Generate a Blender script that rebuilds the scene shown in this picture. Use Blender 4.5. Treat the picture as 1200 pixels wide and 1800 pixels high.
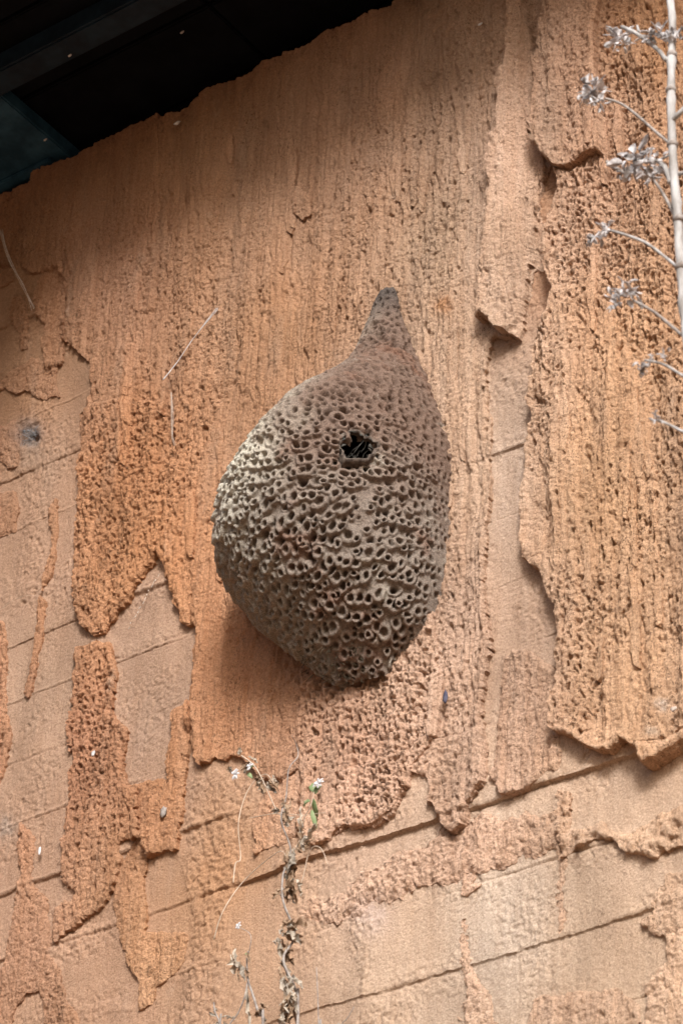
import bpy, bmesh, math, random
import numpy as np
from mathutils import Vector, Matrix

for o in list(bpy.data.objects):
    bpy.data.objects.remove(o)
S = bpy.context.scene
COL = S.collection
rnd = random.Random(7)
rng = np.random.default_rng(7)

# ------------------------------------------------------------------ camera
# wall plane is y = 0, x runs along it, z is up, the open side is -y
F = 5540.0                                   # focal length in photo pixels (1200 x 1800)
Zc = np.array([450, 7800, -5540.]); Zc /= np.linalg.norm(Zc)
Xc = np.array([8700, 3430, 5540.]); Xc -= Zc * (Xc @ Zc); Xc /= np.linalg.norm(Xc)
Yc = np.cross(Zc, Xc)
RW = np.array([Xc, Yc, Zc])                  # world = RW @ camera
FWD = RW @ np.array([0, 0, -1.])
CAM = np.array([0, 0, 4.2]) - 4.5 * FWD

def at(px, py, y=0.0):
    d = RW @ np.array([(px - 600) / F, -(py - 900) / F, -1.])
    return CAM + (y - CAM[1]) / d[1] * d

def project(x, y, z):
    p = np.stack([x - CAM[0], y - CAM[1], z - CAM[2]], -1) @ RW
    return 600 + F * p[..., 0] / -p[..., 2], 900 - F * p[..., 1] / -p[..., 2]

cam_data = bpy.data.cameras.new('camera')
cam = bpy.data.objects.new('camera', cam_data); COL.objects.link(cam)
M4 = Matrix.Identity(4)
for i in range(3):
    for j in range(3):
        M4[i][j] = RW[i, j]
    M4[i][3] = CAM[i]
cam.matrix_world = M4
cam_data.sensor_fit = 'VERTICAL'; cam_data.sensor_height = 36.0
cam_data.lens = 36.0 * F / 1800.0
cam_data.clip_start = 0.05; cam_data.clip_end = 600
cam_data.dof.use_dof = True
cam_data.dof.focus_distance = 4.42
cam_data.dof.aperture_fstop = 13.0
S.camera = cam
S.render.resolution_x = 682; S.render.resolution_y = 1024

# ------------------------------------------------------------------ light
SUN = Vector((0.50, -0.68, 0.56)).normalized()
world = bpy.data.worlds.new('World'); S.world = world; world.use_nodes = True
wn = world.node_tree.nodes; wl = world.node_tree.links
wn.clear()
sky = wn.new('ShaderNodeTexSky'); sky.sky_type = 'NISHITA'; sky.sun_disc = False
sky.sun_elevation = math.asin(SUN.z); sky.sun_rotation = math.atan2(SUN.x, SUN.y)
sky.air_density = 1.0; sky.dust_density = 6.0; sky.ozone_density = 1.0
bg = wn.new('ShaderNodeBackground'); bg.inputs['Strength'].default_value = 0.088
wo = wn.new('ShaderNodeOutputWorld')
wl.new(sky.outputs[0], bg.inputs[0]); wl.new(bg.outputs[0], wo.inputs[0])
sd = bpy.data.lights.new('sun', 'SUN'); sd.energy = 2.85; sd.angle = math.radians(16); sd.color = (1, .98, .95)
so = bpy.data.objects.new('sun', sd); COL.objects.link(so)
so.rotation_euler = SUN.to_track_quat('Z', 'Y').to_euler(); so.location = (4, -6, 9)
S.view_settings.view_transform = 'Standard'; S.view_settings.look = 'None'
S.view_settings.exposure = 0.66; S.view_settings.gamma = 1.0; S.view_settings.use_curve_mapping = False
S.render.engine = 'CYCLES'

# ------------------------------------------------------------------ helpers
def tag(o, label=None, cat=None, group=None, kind=None):
    if label: o['label'] = label
    if cat: o['category'] = cat
    if group: o['group'] = group
    if kind: o['kind'] = kind
    return o

def empty(name, loc=(0, 0, 0)):
    o = bpy.data.objects.new(name, None); COL.objects.link(o); o.location = loc
    o.empty_display_size = .05
    return o

def link(name, me, mat, parent=None, tint=None):
    o = bpy.data.objects.new(name, me); COL.objects.link(o)
    if mat: me.materials.append(mat)
    if parent:
        o.parent = parent
        o.matrix_parent_inverse = Matrix.Translation(-parent.location)
    if tint: o.color = (*tint, 1)
    return o

def quads_mesh(name, co, quads, smooth):
    me = bpy.data.meshes.new(name)
    n = len(quads)
    me.vertices.add(len(co)); me.loops.add(n * 4); me.polygons.add(n)
    me.vertices.foreach_set('co', np.ascontiguousarray(co, dtype=np.float32).ravel())
    me.loops.foreach_set('vertex_index', np.ascontiguousarray(quads, dtype=np.int32).ravel())
    me.polygons.foreach_set('loop_start', np.arange(0, n * 4, 4, dtype=np.int32))
    me.polygons.foreach_set('use_smooth', np.broadcast_to(np.asarray(smooth, dtype=bool), (n,)).copy())
    me.update(calc_edges=True)
    return me

def clay(me, rgba):
    a = me.attributes.new('clay', 'FLOAT_COLOR', 'POINT')
    a.data.foreach_set('color', np.ascontiguousarray(rgba, dtype=np.float32).ravel())
    return me

def sstep(a, b, x):
    t = np.clip((x - a) / (b - a), 0, 1)
    return t * t * (3 - 2 * t)

TABS = {}
def vnoise(x, y, seed=0):
    if seed not in TABS:
        TABS[seed] = np.random.default_rng(1000 + seed).random((256, 256)).astype(np.float32) * 2 - 1
    T = TABS[seed]
    xi = np.floor(x); yi = np.floor(y)
    fx = (x - xi).astype(np.float32); fy = (y - yi).astype(np.float32)
    xi = xi.astype(np.int64); yi = yi.astype(np.int64)
    fx = fx * fx * (3 - 2 * fx); fy = fy * fy * (3 - 2 * fy)
    x0 = xi & 255; x1 = (xi + 1) & 255; y0 = yi & 255; y1 = (yi + 1) & 255
    a = T[x0, y0]; b = T[x1, y0]; c = T[x0, y1]; d = T[x1, y1]
    return a + (b - a) * fx + (c - a) * fy + (a - b - c + d) * fx * fy

def fbm(x, y, seed=0, octv=4):
    s = 0; a = 1; t = 0
    for k in range(octv):
        s = s + a * vnoise(x * 2 ** k + 17.3 * k, y * 2 ** k + 5.1 * k, seed + k); t += a; a *= .5
    return s / t

def worley(x, y, seed=0):
    """distance to nearest jittered point and a random value of that point"""
    r = np.random.default_rng(2000 + seed)
    JX = r.random((256, 256)).astype(np.float32); JY = r.random((256, 256)).astype(np.float32); ID = r.random((256, 256)).astype(np.float32)
    xi = np.floor(x).astype(np.int64); yi = np.floor(y).astype(np.int64)
    fx = (x - xi).astype(np.float32); fy = (y - yi).astype(np.float32)
    best = np.full(x.shape, 9., np.float32); bid = np.zeros(x.shape, np.float32)
    for dx in (-1, 0, 1):
        for dy in (-1, 0, 1):
            a = (xi + dx) & 255; b = (yi + dy) & 255
            d = (dx + JX[a, b] - fx) ** 2 + (dy + JY[a, b] - fy) ** 2
            m = d < best
            best = np.where(m, d, best); bid = np.where(m, ID[a, b], bid)
    return np.sqrt(best), bid

def sdf(px, py, poly):
    """signed distance to polygon, positive inside"""
    P = np.array(poly, float)
    d2 = np.full(px.shape, 1e12); ins = np.zeros(px.shape, bool)
    for k in range(len(P)):
        ax, ay = P[k]; bx, by = P[(k + 1) % len(P)]
        ex, ey = bx - ax, by - ay
        L = ex * ex + ey * ey + 1e-9
        t = np.clip(((px - ax) * ex + (py - ay) * ey) / L, 0, 1)
        d2 = np.minimum(d2, (px - ax - t * ex) ** 2 + (py - ay - t * ey) ** 2)
        if ay != by:
            c = (ay > py) != (by > py)
            ins ^= c & (px < ax + (py - ay) * ex / ey)
    d = np.sqrt(d2)
    return np.where(ins, d, -d)

# ------------------------------------------------------------------ materials
class NT:
    def __init__(s, name):
        s.m = bpy.data.materials.new(name); s.m.use_nodes = True
        s.n = s.m.node_tree.nodes; s.l = s.m.node_tree.links
        s.bsdf = s.n['Principled BSDF']
        s.tc = s.n.new('ShaderNodeTexCoord')
    def map(s, scale, out='Object'):
        mp = s.n.new('ShaderNodeMapping'); mp.inputs['Scale'].default_value = scale
        s.l.new(s.tc.outputs[out], mp.inputs[0]); return mp.outputs[0]
    def noise(s, scale, detail=4, rough=.55, vec=(1, 1, 1), dist=0):
        t = s.n.new('ShaderNodeTexNoise'); t.inputs['Scale'].default_value = scale
        t.inputs['Detail'].default_value = detail; t.inputs['Roughness'].default_value = rough
        t.inputs['Distortion'].default_value = dist
        s.l.new(s.map(vec), t.inputs['Vector']); return t.outputs[0]
    def ramp(s, v, a, b, va=0., vb=1.):
        r = s.n.new('ShaderNodeMapRange'); r.inputs[1].default_value = a; r.inputs[2].default_value = b
        r.inputs[3].default_value = va; r.inputs[4].default_value = vb
        r.interpolation_type = 'SMOOTHSTEP'
        s.l.new(v, r.inputs[0]); return r.outputs[0]
    def mix(s, fac, a, b, mode='MIX'):
        m = s.n.new('ShaderNodeMix'); m.data_type = 'RGBA'; m.blend_type = mode
        for sock, v in ((m.inputs[0], fac), (m.inputs[6], a), (m.inputs[7], b)):
            if hasattr(v, 'is_output'): s.l.new(v, sock)
            elif isinstance(v, (int, float)): sock.default_value = v
            else: sock.default_value = (*v, 1)
        return m.outputs[2]
    def math(s, op, a, b):
        m = s.n.new('ShaderNodeMath'); m.operation = op
        for sock, v in ((m.inputs[0], a), (m.inputs[1], b)):
            if hasattr(v, 'is_output'): s.l.new(v, sock)
            else: sock.default_value = v
        return m.outputs[0]
    def bump(s, h, dist, strength=1., prev=None):
        b = s.n.new('ShaderNodeBump'); b.inputs['Distance'].default_value = dist; b.inputs['Strength'].default_value = strength
        s.l.new(h, b.inputs['Height'])
        if prev: s.l.new(prev, b.inputs['Normal'])
        return b.outputs[0]
    def done(s, col, rough=.9, normal=None, spec=.2):
        if hasattr(col, 'is_output'): s.l.new(col, s.bsdf.inputs['Base Color'])
        else: s.bsdf.inputs['Base Color'].default_value = (*col, 1)
        if hasattr(rough, 'is_output'): s.l.new(rough, s.bsdf.inputs['Roughness'])
        else: s.bsdf.inputs['Roughness'].default_value = rough
        s.bsdf.inputs['Specular IOR Level'].default_value = spec
        if normal: s.l.new(normal, s.bsdf.inputs['Normal'])
        return s.m

def earth_material(name, streak, grain, bumpd, grit_amt):
    t = NT(name)
    at_ = t.n.new('ShaderNodeAttribute'); at_.attribute_name = 'clay'
    base = at_.outputs['Color']
    big = t.ramp(t.noise(5, 5, .6), .35, .68)
    c = t.mix(t.math('MULTIPLY', big, .22), base, (1.06, .94, .82), 'MULTIPLY')          # ochre drift
    grey = t.ramp(t.noise(9, 4, .6, (1.6, 1, .35)), .52, .74)
    c = t.mix(t.math('MULTIPLY', grey, .5), c, (.37, .265, .20))                        # greyish dust
    st = t.ramp(t.noise(60, 4, .6, (1.5, 1, .07)), .34, .68)
    c = t.mix(t.math('MULTIPLY', st, streak), c, (.74, .64, .55), 'MULTIPLY')            # vertical wash streaks
    sp = t.noise(grain, 3, .7)
    c = t.mix(t.ramp(sp, .36, .66), t.mix(.42, c, (.5, .42, .36), 'MULTIPLY'), t.mix(.25, c, (1.25, 1.2, 1.15), 'MULTIPLY'))
    pale = t.ramp(t.noise(14, 5, .65, (1.3, 1, .8)), .62, .78)
    c = t.mix(t.math('MULTIPLY', pale, .35), c, (.57, .45, .36))                         # pale lime bloom
    soil = t.ramp(t.noise(33, 3, .6, (1, 1, .6)), .66, .76)
    c = t.mix(t.math('MULTIPLY', soil, .55), c, (.15, .085, .052))                       # dirt spots
    n = t.bump(t.noise(270, 5, .7), bumpd)
    n = t.bump(t.noise(150, 3, .6, (1.8, 1, .2)), bumpd * (.35 if streak > .3 else .15), 1., n)
    grit = t.ramp(t.noise(260, 4, .7, (1.3, 1, .85)), .555, .63)
    gm = t.ramp(t.noise(10, 4, .6, (1.5, 1, .5)), .38, .62, .15, 1.)
    c = t.mix(t.math('MULTIPLY', t.math('MULTIPLY', grit, gm), grit_amt), c, (.13, .075, .045))  # dark grit in the mud
    return t.done(c, .95, n, .12)

MAT_FACE = earth_material('smooth_earth', .22, 380, .0024, .50)
MAT_CRUST = earth_material('crumbly_earth', .38, 330, .0055, .8)

def flat_mat(name, c1, c2, scale=60, rough=.8, spec=.2, bump=.0006, vec=(1, 1, 1)):
    t = NT(name)
    f = t.ramp(t.noise(scale, 5, .6, vec), .32, .68)
    return t.done(t.mix(f, c1, c2), rough, t.bump(t.noise(scale * 3, 4, .6, vec), bump), spec)

MAT_NAVY = flat_mat('dark_navy_paint', (.003, .010, .022), (.010, .028, .052), 18, .6, .25, .0006)
MAT_BLUE = flat_mat('weathered_blue_paint', (.008, .042, .085), (.030, .100, .180), 22, .6, .3, .0008)
MAT_DECK = flat_mat('black_roof_boards', (.002, .003, .0055), (.005, .007, .012), 14, .8, .1)
MAT_STEM = flat_mat('bleached_stem', (.25, .235, .225), (.50, .50, .51), 90, .85, .2, .0004, (1, 1, .25))
MAT_TWIG = flat_mat('grey_twig', (.20, .17, .155), (.38, .35, .335), 110, .9, .2)
MAT_HEAD = flat_mat('dry_seed_head', (.24, .23, .235), (.70, .69, .72), 75, .9, .2)
MAT_DRYLEAF = flat_mat('withered_leaf', (.15, .095, .06), (.38, .28, .20), 60, .9, .2)
MAT_GREYLEAF = flat_mat('grey_withered_leaf', (.20, .175, .15), (.52, .46, .39), 60, .9, .2)
MAT_VINE = flat_mat('straw_tendril', (.42, .33, .26), (.60, .50, .41), 80, .85, .2)
MAT_GREEN = flat_mat('pale_green_leaf', (.17, .24, .11), (.27, .33, .18), 60, .6, .3)
MAT_PETAL = flat_mat('white_petal', (.50, .49, .52), (.72, .71, .74), 90, .8, .2)
MAT_WEB = flat_mat('cobweb_silk', (.36, .30, .26), (.55, .48, .43), 150, .8, .2)
MAT_SOIL = flat_mat('bank_soil', (.10, .06, .035), (.24, .14, .08), 4, .95, .1, .02)

# ------------------------------------------------------------------ ground: a bank that rises to the wall foot
def build_ground():
    xs = np.concatenate([np.linspace(-300, -8, 24), np.linspace(-7.5, 7.5, 61), np.linspace(8, 300, 24)])
    ys = np.concatenate([np.linspace(-300, -6, 24), np.linspace(-5.8, .6, 50), np.linspace(1, 300, 20)])
    X, Y = np.meshgrid(xs, ys, indexing='ij')
    Zg = 2.35 * sstep(-3.0, -.35, Y) + .06 * fbm(X * .9, Y * .9, 60)
    idx = np.arange(X.size).reshape(X.shape)
    q = np.stack([idx[:-1, :-1], idx[1:, :-1], idx[1:, 1:], idx[:-1, 1:]], -1).reshape(-1, 4)
    me = quads_mesh('ground', np.stack([X, Y, Zg], -1).reshape(-1, 3), q, True)
    o = link('ground', me, MAT_SOIL); o['kind'] = 'structure'
build_ground()
GROUND_Z = 2.35

# ------------------------------------------------------------------ the wall
wall = empty('earth_wall', (0, 0, GROUND_Z))
tag(wall, 'tall weathered orange earth wall with flaking crumbly mud crust over ruled courses', 'wall')
HC = .1113; V0 = 3.413
ORANGE = (.53, .330, .205); TAN = (.53, .355, .243); PINK = (.52, .365, .262); GREY = (.455, .320, .232); RED = (.485, .285, .175); PALE = (.54, .405, .305)
FACE = (.47, .352, .262); FACE_LOW = (.52, .420, .325)

# outlines of the crust pieces in photo pixels; thickness, ragging and relief in millimetres
PATCHES = []
def P(poly, t, tint, rag=4, ramp=2.5, curl=0, r=1.2, p=3.5, g=1.0, lump=0, label=None, soft=False):
    PATCHES.append(dict(poly=poly, t=t, tint=tint, rag=rag, ramp=ramp, curl=curl, r=r, p=p, g=g, lump=lump, label=label, soft=soft))

# soft granular areas first
P([(30,700),(105,690),(108,800),(95,900),(88,1000),(60,1050),(25,1060),(35,900)], 2, GREY, 8, 14, 0, .6, .5, 1.0, soft=True)
P([(345,1345),(470,1372),(450,1450),(440,1520),(410,1600),(400,1700),(390,1880),(300,1880),(330,1700),(335,1600),(322,1500),(335,1400)], 3, ORANGE, 6, 12, 0, .5, .8, 1.5, soft=True)
P([(230,1385),(300,1375),(265,1520),(255,1545),(258,1640),(330,1640),(330,1680),(310,1720),(278,1738),(272,1758),(245,1782),(243,1730),(225,1690),(205,1630),(200,1580),(213,1530),(240,1480)], 5, ORANGE, 4, 4, 0, .6, 2.2, 1.4)
P([(530,1612),(560,1585),(640,1545),(700,1505),(760,1475),(850,1432),(900,1440),(985,1430),(990,1490),(975,1500),(930,1512),(880,1522),(830,1535),(800,1552),(770,1550),(740,1560),(700,1580),(650,1590),(640,1610),(600,1622),(560,1625)], 6, PINK, 8, 10, 0, .3, 1.6, 1.6, 2)
P([(815,1540),(838,1532),(828,1558),(846,1558),(822,1580),(808,1578)], 4, PINK, 3, 2, 0, 0, 2, 1.2)
P([(1155,1580),(1180,1540),(1400,1500),(1400,1900),(1100,1900),(1140,1760),(1130,1740),(1150,1720),(1175,1690),(1172,1650),(1140,1640),(1120,1625),(1150,1610)], 6, ORANGE, 6, 4, 0, .3, 2.2, 1.8, 1.5)
P([(940,1760),(1000,1750),(1080,1740),(1130,1770),(1110,1900),(900,1900),(930,1790)], 5, PALE, 5, 3, 0, .6, 1.8, 1.4, 1)
P([(980,1490),(996,1500),(992,1560),(990,1640),(981,1645),(977,1560)], 4, PINK, 7, 7, 0, 0, 2, 1.5, 2)
P([(800,1618),(822,1612),(828,1700),(858,1745),(870,1900),(790,1900),(815,1740),(808,1680)], 4, TAN, 9, 9, 0, 0, 1.2, 1.4, 1.5)
P([(600,1600),(640,1590),(668,1620),(660,1700),(640,1760),(625,1700),(610,1650)], 2, PALE, 6, 10, 0, 0, .8, 1.2, soft=True)
# the big streaked sheet behind the nest, up to the roof
P([(-420,60),(-420,-420),(1000,-420),(930,0),(960,300),(925,560),(905,600),(868,602),(862,700),(868,800),(862,880),(857,950),(857,1050),(865,1100),(863,1190),(855,1235),(852,1270),(860,1300),(862,1345),(858,1380),(840,1400),(826,1425),(825,1450),(805,1470),(790,1470),(778,1430),(762,1420),(758,1380),(745,1368),(732,1370),(728,1390),(715,1405),(700,1432),(680,1450),(655,1465),(640,1467),(620,1460),(600,1470),(590,1488),(560,1500),(538,1480),(535,1440),(540,1400),(533,1350),(505,1375),(470,1372),(445,1348),(425,1332),(405,1335),(385,1342),(360,1352),(348,1335),(343,1250),(346,1180),(350,1110),(345,1105),(325,1100),(312,1060),(300,1005),(285,985),(275,1005),(250,1035),(235,1058),(215,1092),(188,1118),(165,1122),(142,1105),(133,1060),(140,1000),(136,950),(142,850),(152,760),(165,690),(160,640),(120,600),(121,500),(113,465),(100,470),(60,480),(0,470),(-420,560)],
  8, ORANGE, 5.5, 2.5, 2, 1.5, 4.0, 1.1, label='broad streaked crust running from the roof down behind the nest')
# pieces lying on that sheet
P([(535,1180),(600,1190),(690,1150),(760,1050),(775,1150),(770,1300),(735,1360),(728,1388),(715,1403),(700,1430),(680,1448),(655,1463),(640,1465),(620,1458),(600,1468),(590,1486),(560,1498),(540,1480),(537,1440),(542,1400),(534,1340),(533,1300)], 5, TAN, 4, 5, 1, 1.0, 9.0, 1.5, 1.2, label='coarsely pitted crust hanging below the nest')
P([(775,1310),(800,1303),(860,1292),(862,1345),(858,1380),(840,1400),(826,1425),(825,1450),(805,1468),(792,1468),(780,1430),(764,1418),(762,1380),(768,1340)], 5, TAN, 3, 3, 2, .8, 2.8, 1.4, .5)
P([(768,1212),(786,1203),(783,1240),(774,1300),(765,1305),(767,1250)], 6, PALE, 2, 2, 2, .3, .6, .5)
P([(140,730),(230,700),(300,720),(390,650),(400,800),(385,880),(380,960),(355,1015),(345,1060),(340,1100),(327,1096),(314,1058),(301,1003),(285,983),(274,1003),(249,1033),(233,1056),(214,1090),(187,1115),(166,1119),(145,1103),(136,1060),(142,1000),(138,950),(145,850)], 4, ORANGE, 5, 10, 1, 1.2, 7.0, 1.5, .8, label='porous crust left of the nest')
P([(338,880),(352,872),(356,940),(352,992),(345,985),(342,930)], 7, PALE, 2, 2, 2, .8, .6, .6)
P([(590,330),(600,400),(603,480),(598,560),(592,600),(586,540),(590,470),(583,400)], 3, PALE, 3, 4, 0, .6, .8, .8)
P([(523,330),(548,345),(550,380),(535,390),(525,380)], 4, TAN, 3, 3, 1, .6, .8, .8)
P([(450,1455),(470,1400),(500,1378),(533,1352),(540,1400),(535,1475),(515,1480),(490,1495),(455,1508)], 7, ORANGE, 4, 2.5, 1, .5, 2.8, 1.5)
# left-hand pieces
P([(133,1150),(150,1137),(175,1130),(200,1132),(207,1180),(205,1265),(222,1290),(220,1340),(230,1390),(250,1400),(255,1480),(215,1490),(212,1530),(196,1588),(165,1612),(140,1630),(100,1658),(97,1640),(102,1600),(135,1575),(115,1555),(112,1540),(118,1500),(120,1440),(126,1360),(130,1250)], 10, RED, 6.5, 2.5, 1, .8, 8.0, 1.7, 1.0, label='reddish porous crust column at lower left')
P([(308,1258),(325,1246),(342,1244),(337,1290),(334,1340),(325,1430),(319,1502),(300,1500),(283,1508),(264,1520),(262,1480),(285,1420),(300,1380),(306,1300)], 11, ORANGE, 4.5, 2, 2, 1, 3.0, 1.3)
P([(40,1450),(62,1475),(60,1560),(85,1580),(90,1640),(92,1680),(108,1720),(115,1760),(140,1780),(135,1900),(85,1900),(80,1770),(70,1745),(55,1748),(30,1780),(15,1900),(-140,1900),(10,1700),(25,1640),(35,1560)], 6, GREY, 4, 3, 0, .4, 3.0, 1.8, 1)
P([(88,900),(100,880),(104,920),(101,980),(90,1020),(76,1042),(78,1015),(90,980),(92,940)], 7, ORANGE, 2, 2, 0, .3, 2, 1.5, 1)
P([(72,1050),(83,1060),(79,1110),(71,1150),(61,1200),(53,1230),(46,1222),(55,1180),(62,1120)], 7, ORANGE, 2, 2, 0, .3, 2, 1.5, 1)
P([(-160,1080),(8,1095),(14,1150),(17,1250),(25,1300),(10,1370),(0,1400),(-160,1420)], 8, RED, 3, 2.5, 0, .6, 4, 1.5, .6)
P([(20,525),(40,520),(50,545),(55,590),(52,615),(40,620),(35,590),(22,575)], 5, RED, 4, 3, 0, 0, 2.5, 1.6, .8)
P([(-160,462),(20,470),(28,495),(0,508),(-160,530)], 5, RED, 3, 3, 0, 0, 2.5, 1.6, .8)
P([(60,512),(75,490),(95,478),(113,470),(121,505),(119,600),(108,640),(85,655),(78,610),(82,575),(66,560)], 5, RED, 4, 3, 2, .5, 2.5, 1.4, .5)
P([(-160,740),(0,672),(40,648),(58,632),(100,640),(106,700),(75,705),(50,690),(30,695),(10,690),(-160,770)], 4, RED, 4, 3, 0, .4, 2.2, 1.5, .8)
P([(10,750),(30,735),(36,790),(35,825),(15,830),(0,812),(-160,850),(-160,780)], 6, RED, 4, 3, 0, 0, 3, 1.6, .8)
P([(-160,890),(0,870),(30,860),(36,900),(30,940),(0,946),(-160,970)], 6, RED, 4, 3, 0, .3, 3, 1.6, .8)
# right-hand pieces
P([(893,1165),(905,1150),(940,1150),(958,1165),(985,1180),(992,1250),(992,1300),(993,1345),(986,1362),(965,1362),(955,1375),(935,1390),(905,1403),(885,1405),(878,1385),(868,1370),(875,1330),(882,1260)], 8, GREY, 2.5, 2.5, 1, 1.0, 2.2, 1.5, label='greyish flake beside the lower right crust panel')
P([(905,-300),(905,0),(900,60),(903,130),(893,150),(890,165),(893,200),(887,250),(878,290),(872,320),(870,350),(873,375),(866,400),(863,440),(858,500),(853,575),(862,573),(870,571),(880,580),(890,596),(905,598),(920,604),(926,560),(930,500),(934,470),(965,475),(978,440),(958,400),(948,340),(965,300),(1000,200),(1000,-300)], 17, TAN, 4.5, 2.5, 11, 1.2, 1.6, 1.3, label='thin hanging crust strip with a ragged lower tip')
P([(978,-300),(975,0),(968,110),(960,150),(955,215),(957,270),(970,285),(985,320),(991,345),(979,400),(972,450),(975,490),(986,520),(976,560),(956,600),(946,680),(938,715),(947,745),(938,800),(930,880),(925,965),(930,995),(962,1010),(970,1040),(990,1080),(996,1120),(985,1170),(993,1200),(988,1300),(1020,1310),(1045,1325),(1085,1335),(1110,1315),(1135,1330),(1145,1355),(1185,1340),(1225,1310),(1500,1250),(1500,-300)], 20, ORANGE, 4.0, 2.2, 9, 1.3, 7.5, 1.4, label='thick porous crust panel with a jagged left edge')
P([(978,-300),(975,0),(968,110),(960,150),(955,215),(957,270),(970,285),(978,303),(1000,314),(1025,304),(1045,288),(1072,283),(1075,200),(1066,100),(1072,0),(1075,-300)], 14, TAN, 3, 3, 5, 1.7, 2.5, 1.1)
P([(985,1395),(1003,1398),(1005,1440),(1002,1462),(1030,1460),(1060,1450),(1085,1470),(1110,1468),(1130,1455),(1165,1440),(1200,1425),(1400,1390),(1400,1470),(1200,1488),(1175,1500),(1155,1512),(1125,1508),(1095,1500),(1078,1482),(1040,1485),(1010,1497),(990,1510),(984,1460)], 10, TAN, 5, 5, 0, 0, 3.0, 2.0, 4.5, label='rubbly lump of crust along a course at lower right')
P([(1128,1335),(1145,1352),(1170,1345),(1200,1325),(1240,1300),(1240,1280),(1180,1318),(1140,1322)], 8, RED, 3, 3, 0, 0, 2.5, 2.0, 3)

# clay colours over the wall, one painted edge shadow among them: (picture x, y, sRGB) for the ruled faces and for the crust
FACE_PTS = [(895,800,212,175,148),(895,1100,208,165,135),(60,640,170,120,85),(130,760,185,140,110),(120,950,202,156,126),(90,1250,202,160,130),(265,1190,202,158,128),(265,1320,204,160,132),(60,1480,190,145,116),(180,1720,211,161,128),(890,1640,230,198,172),(1100,1420,227,184,152),(1060,1620,228,185,150),(700,1680,226,186,154),(640,1520,223,180,151),(450,1650,216,169,135),(380,1550,200,142,98),(970,380,192,140,106),(1000,1750,228,186,152)]
CRUST_PTS = [(1080,840,195,145,105),(1130,600,203,150,110),(1030,150,186,138,108),(1030,330,192,142,110),(1150,100,188,130,86),(1100,1220,204,153,113),(820,800,198,158,128),(820,1150,200,158,130),(800,420,180,142,108),(900,450,190,150,118),(600,300,180,132,100),(500,560,182,128,88),(250,850,182,122,82),(250,1030,190,130,88),(200,500,172,122,92),(430,1200,190,128,88),(640,1350,197,147,117),(165,1350,172,118,88),(640,1540,216,172,142),(400,1750,210,158,118),(880,1800,222,176,142),(60,760,158,114,86),(30,560,150,102,70),(310,1400,187,128,88),(280,1650,192,138,98),(60,1700,168,121,92),(930,1270,180,138,110),(830,1350,205,160,130),(800,1520,208,162,132),(1120,1480,208,164,130),(1180,1700,210,165,131),(300,150,172,122,86),(890,300,212,170,142),(885,480,212,170,142),(930,250,200,154,124),(835,300,160,122,94),(830,180,165,126,98),(650,130,184,136,106),(480,480,182,134,102)]  # darker points left of the hanging strip paint in its edge shadow
# thin slivers of crust that ran down the big pieces
rs = random.Random(41)
for _ in range(46):
    if rs.random() < .62: cx, cy = rs.uniform(170, 850), rs.uniform(260, 1150)
    else: cx, cy = rs.uniform(1000, 1190), rs.uniform(60, 1230)
    if 380 < cx < 790 and 520 < cy < 1200 and abs(cx - 600) < 200: cy = rs.uniform(260, 480)
    if cx < 340 and cy > 1000: cy -= 300
    hw = rs.uniform(3, 8); hh = rs.uniform(22, 85); sk = rs.uniform(-5, 5)
    P([(cx - hw * .6 + sk, cy - hh), (cx + hw * .7 + sk, cy - hh * .9), (cx + hw, cy - hh * .2), (cx + hw * 1.1, cy + hh * .5), (cx + hw * .5 - sk, cy + hh), (cx - hw * .7 - sk, cy + hh * .92), (cx - hw * 1.2, cy + hh * .3), (cx - hw * .8, cy - hh * .4)],
      rs.uniform(1.6, 3.6), ORANGE, 1.8, 2.5, .8, rs.uniform(.3, .9), rs.uniform(.5, 2.5), rs.uniform(.5, 1.0))
def clay_field(pts, gain, px, py, X, Z):
    """albedo of the clay plus a painted edge shadow, drifting over the wall"""
    A = np.array(pts, float); c = A[:, 2:] / 255.
    lin = np.where(c > .04045, ((c + .055) / 1.055) ** 2.4, c / 12.92) * np.array(gain)
    wx = px + 45 * fbm(px / 160, py / 160, 121, 3); wy = py + 60 * fbm(px / 160, py / 160, 125, 3)
    W = np.zeros(px.shape); out = np.zeros(px.shape + (3,))
    for k in range(len(A)):
        w = 1. / (((wx - A[k, 0]) / 1.0) ** 2 + ((wy - A[k, 1]) / 1.5) ** 2 + 7000.) ** 1.5
        W += w; out += w[..., None] * lin[k]
    out /= W[..., None]
    n = fbm(X * 14, Z * 6, 131, 4); n2 = fbm(X * 9 + 4, Z * 7, 136, 4)
    out *= (1 + .22 * n)[..., None]
    out *= 1 + n2[..., None] * np.array([0., .005, .02])
    return np.clip(out, .02, .85)
FACE_GAIN = (.66, .80, .95); CRUST_GAIN = (1.10, 1.38, 1.72)

def top_line(x):
    return 5.184 + .020 * fbm(x * 8, x * 0 + 3.3, 31, 5) + .008 * np.sign(vnoise(x * 6, x * 0 + 9.1, 35))

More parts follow.
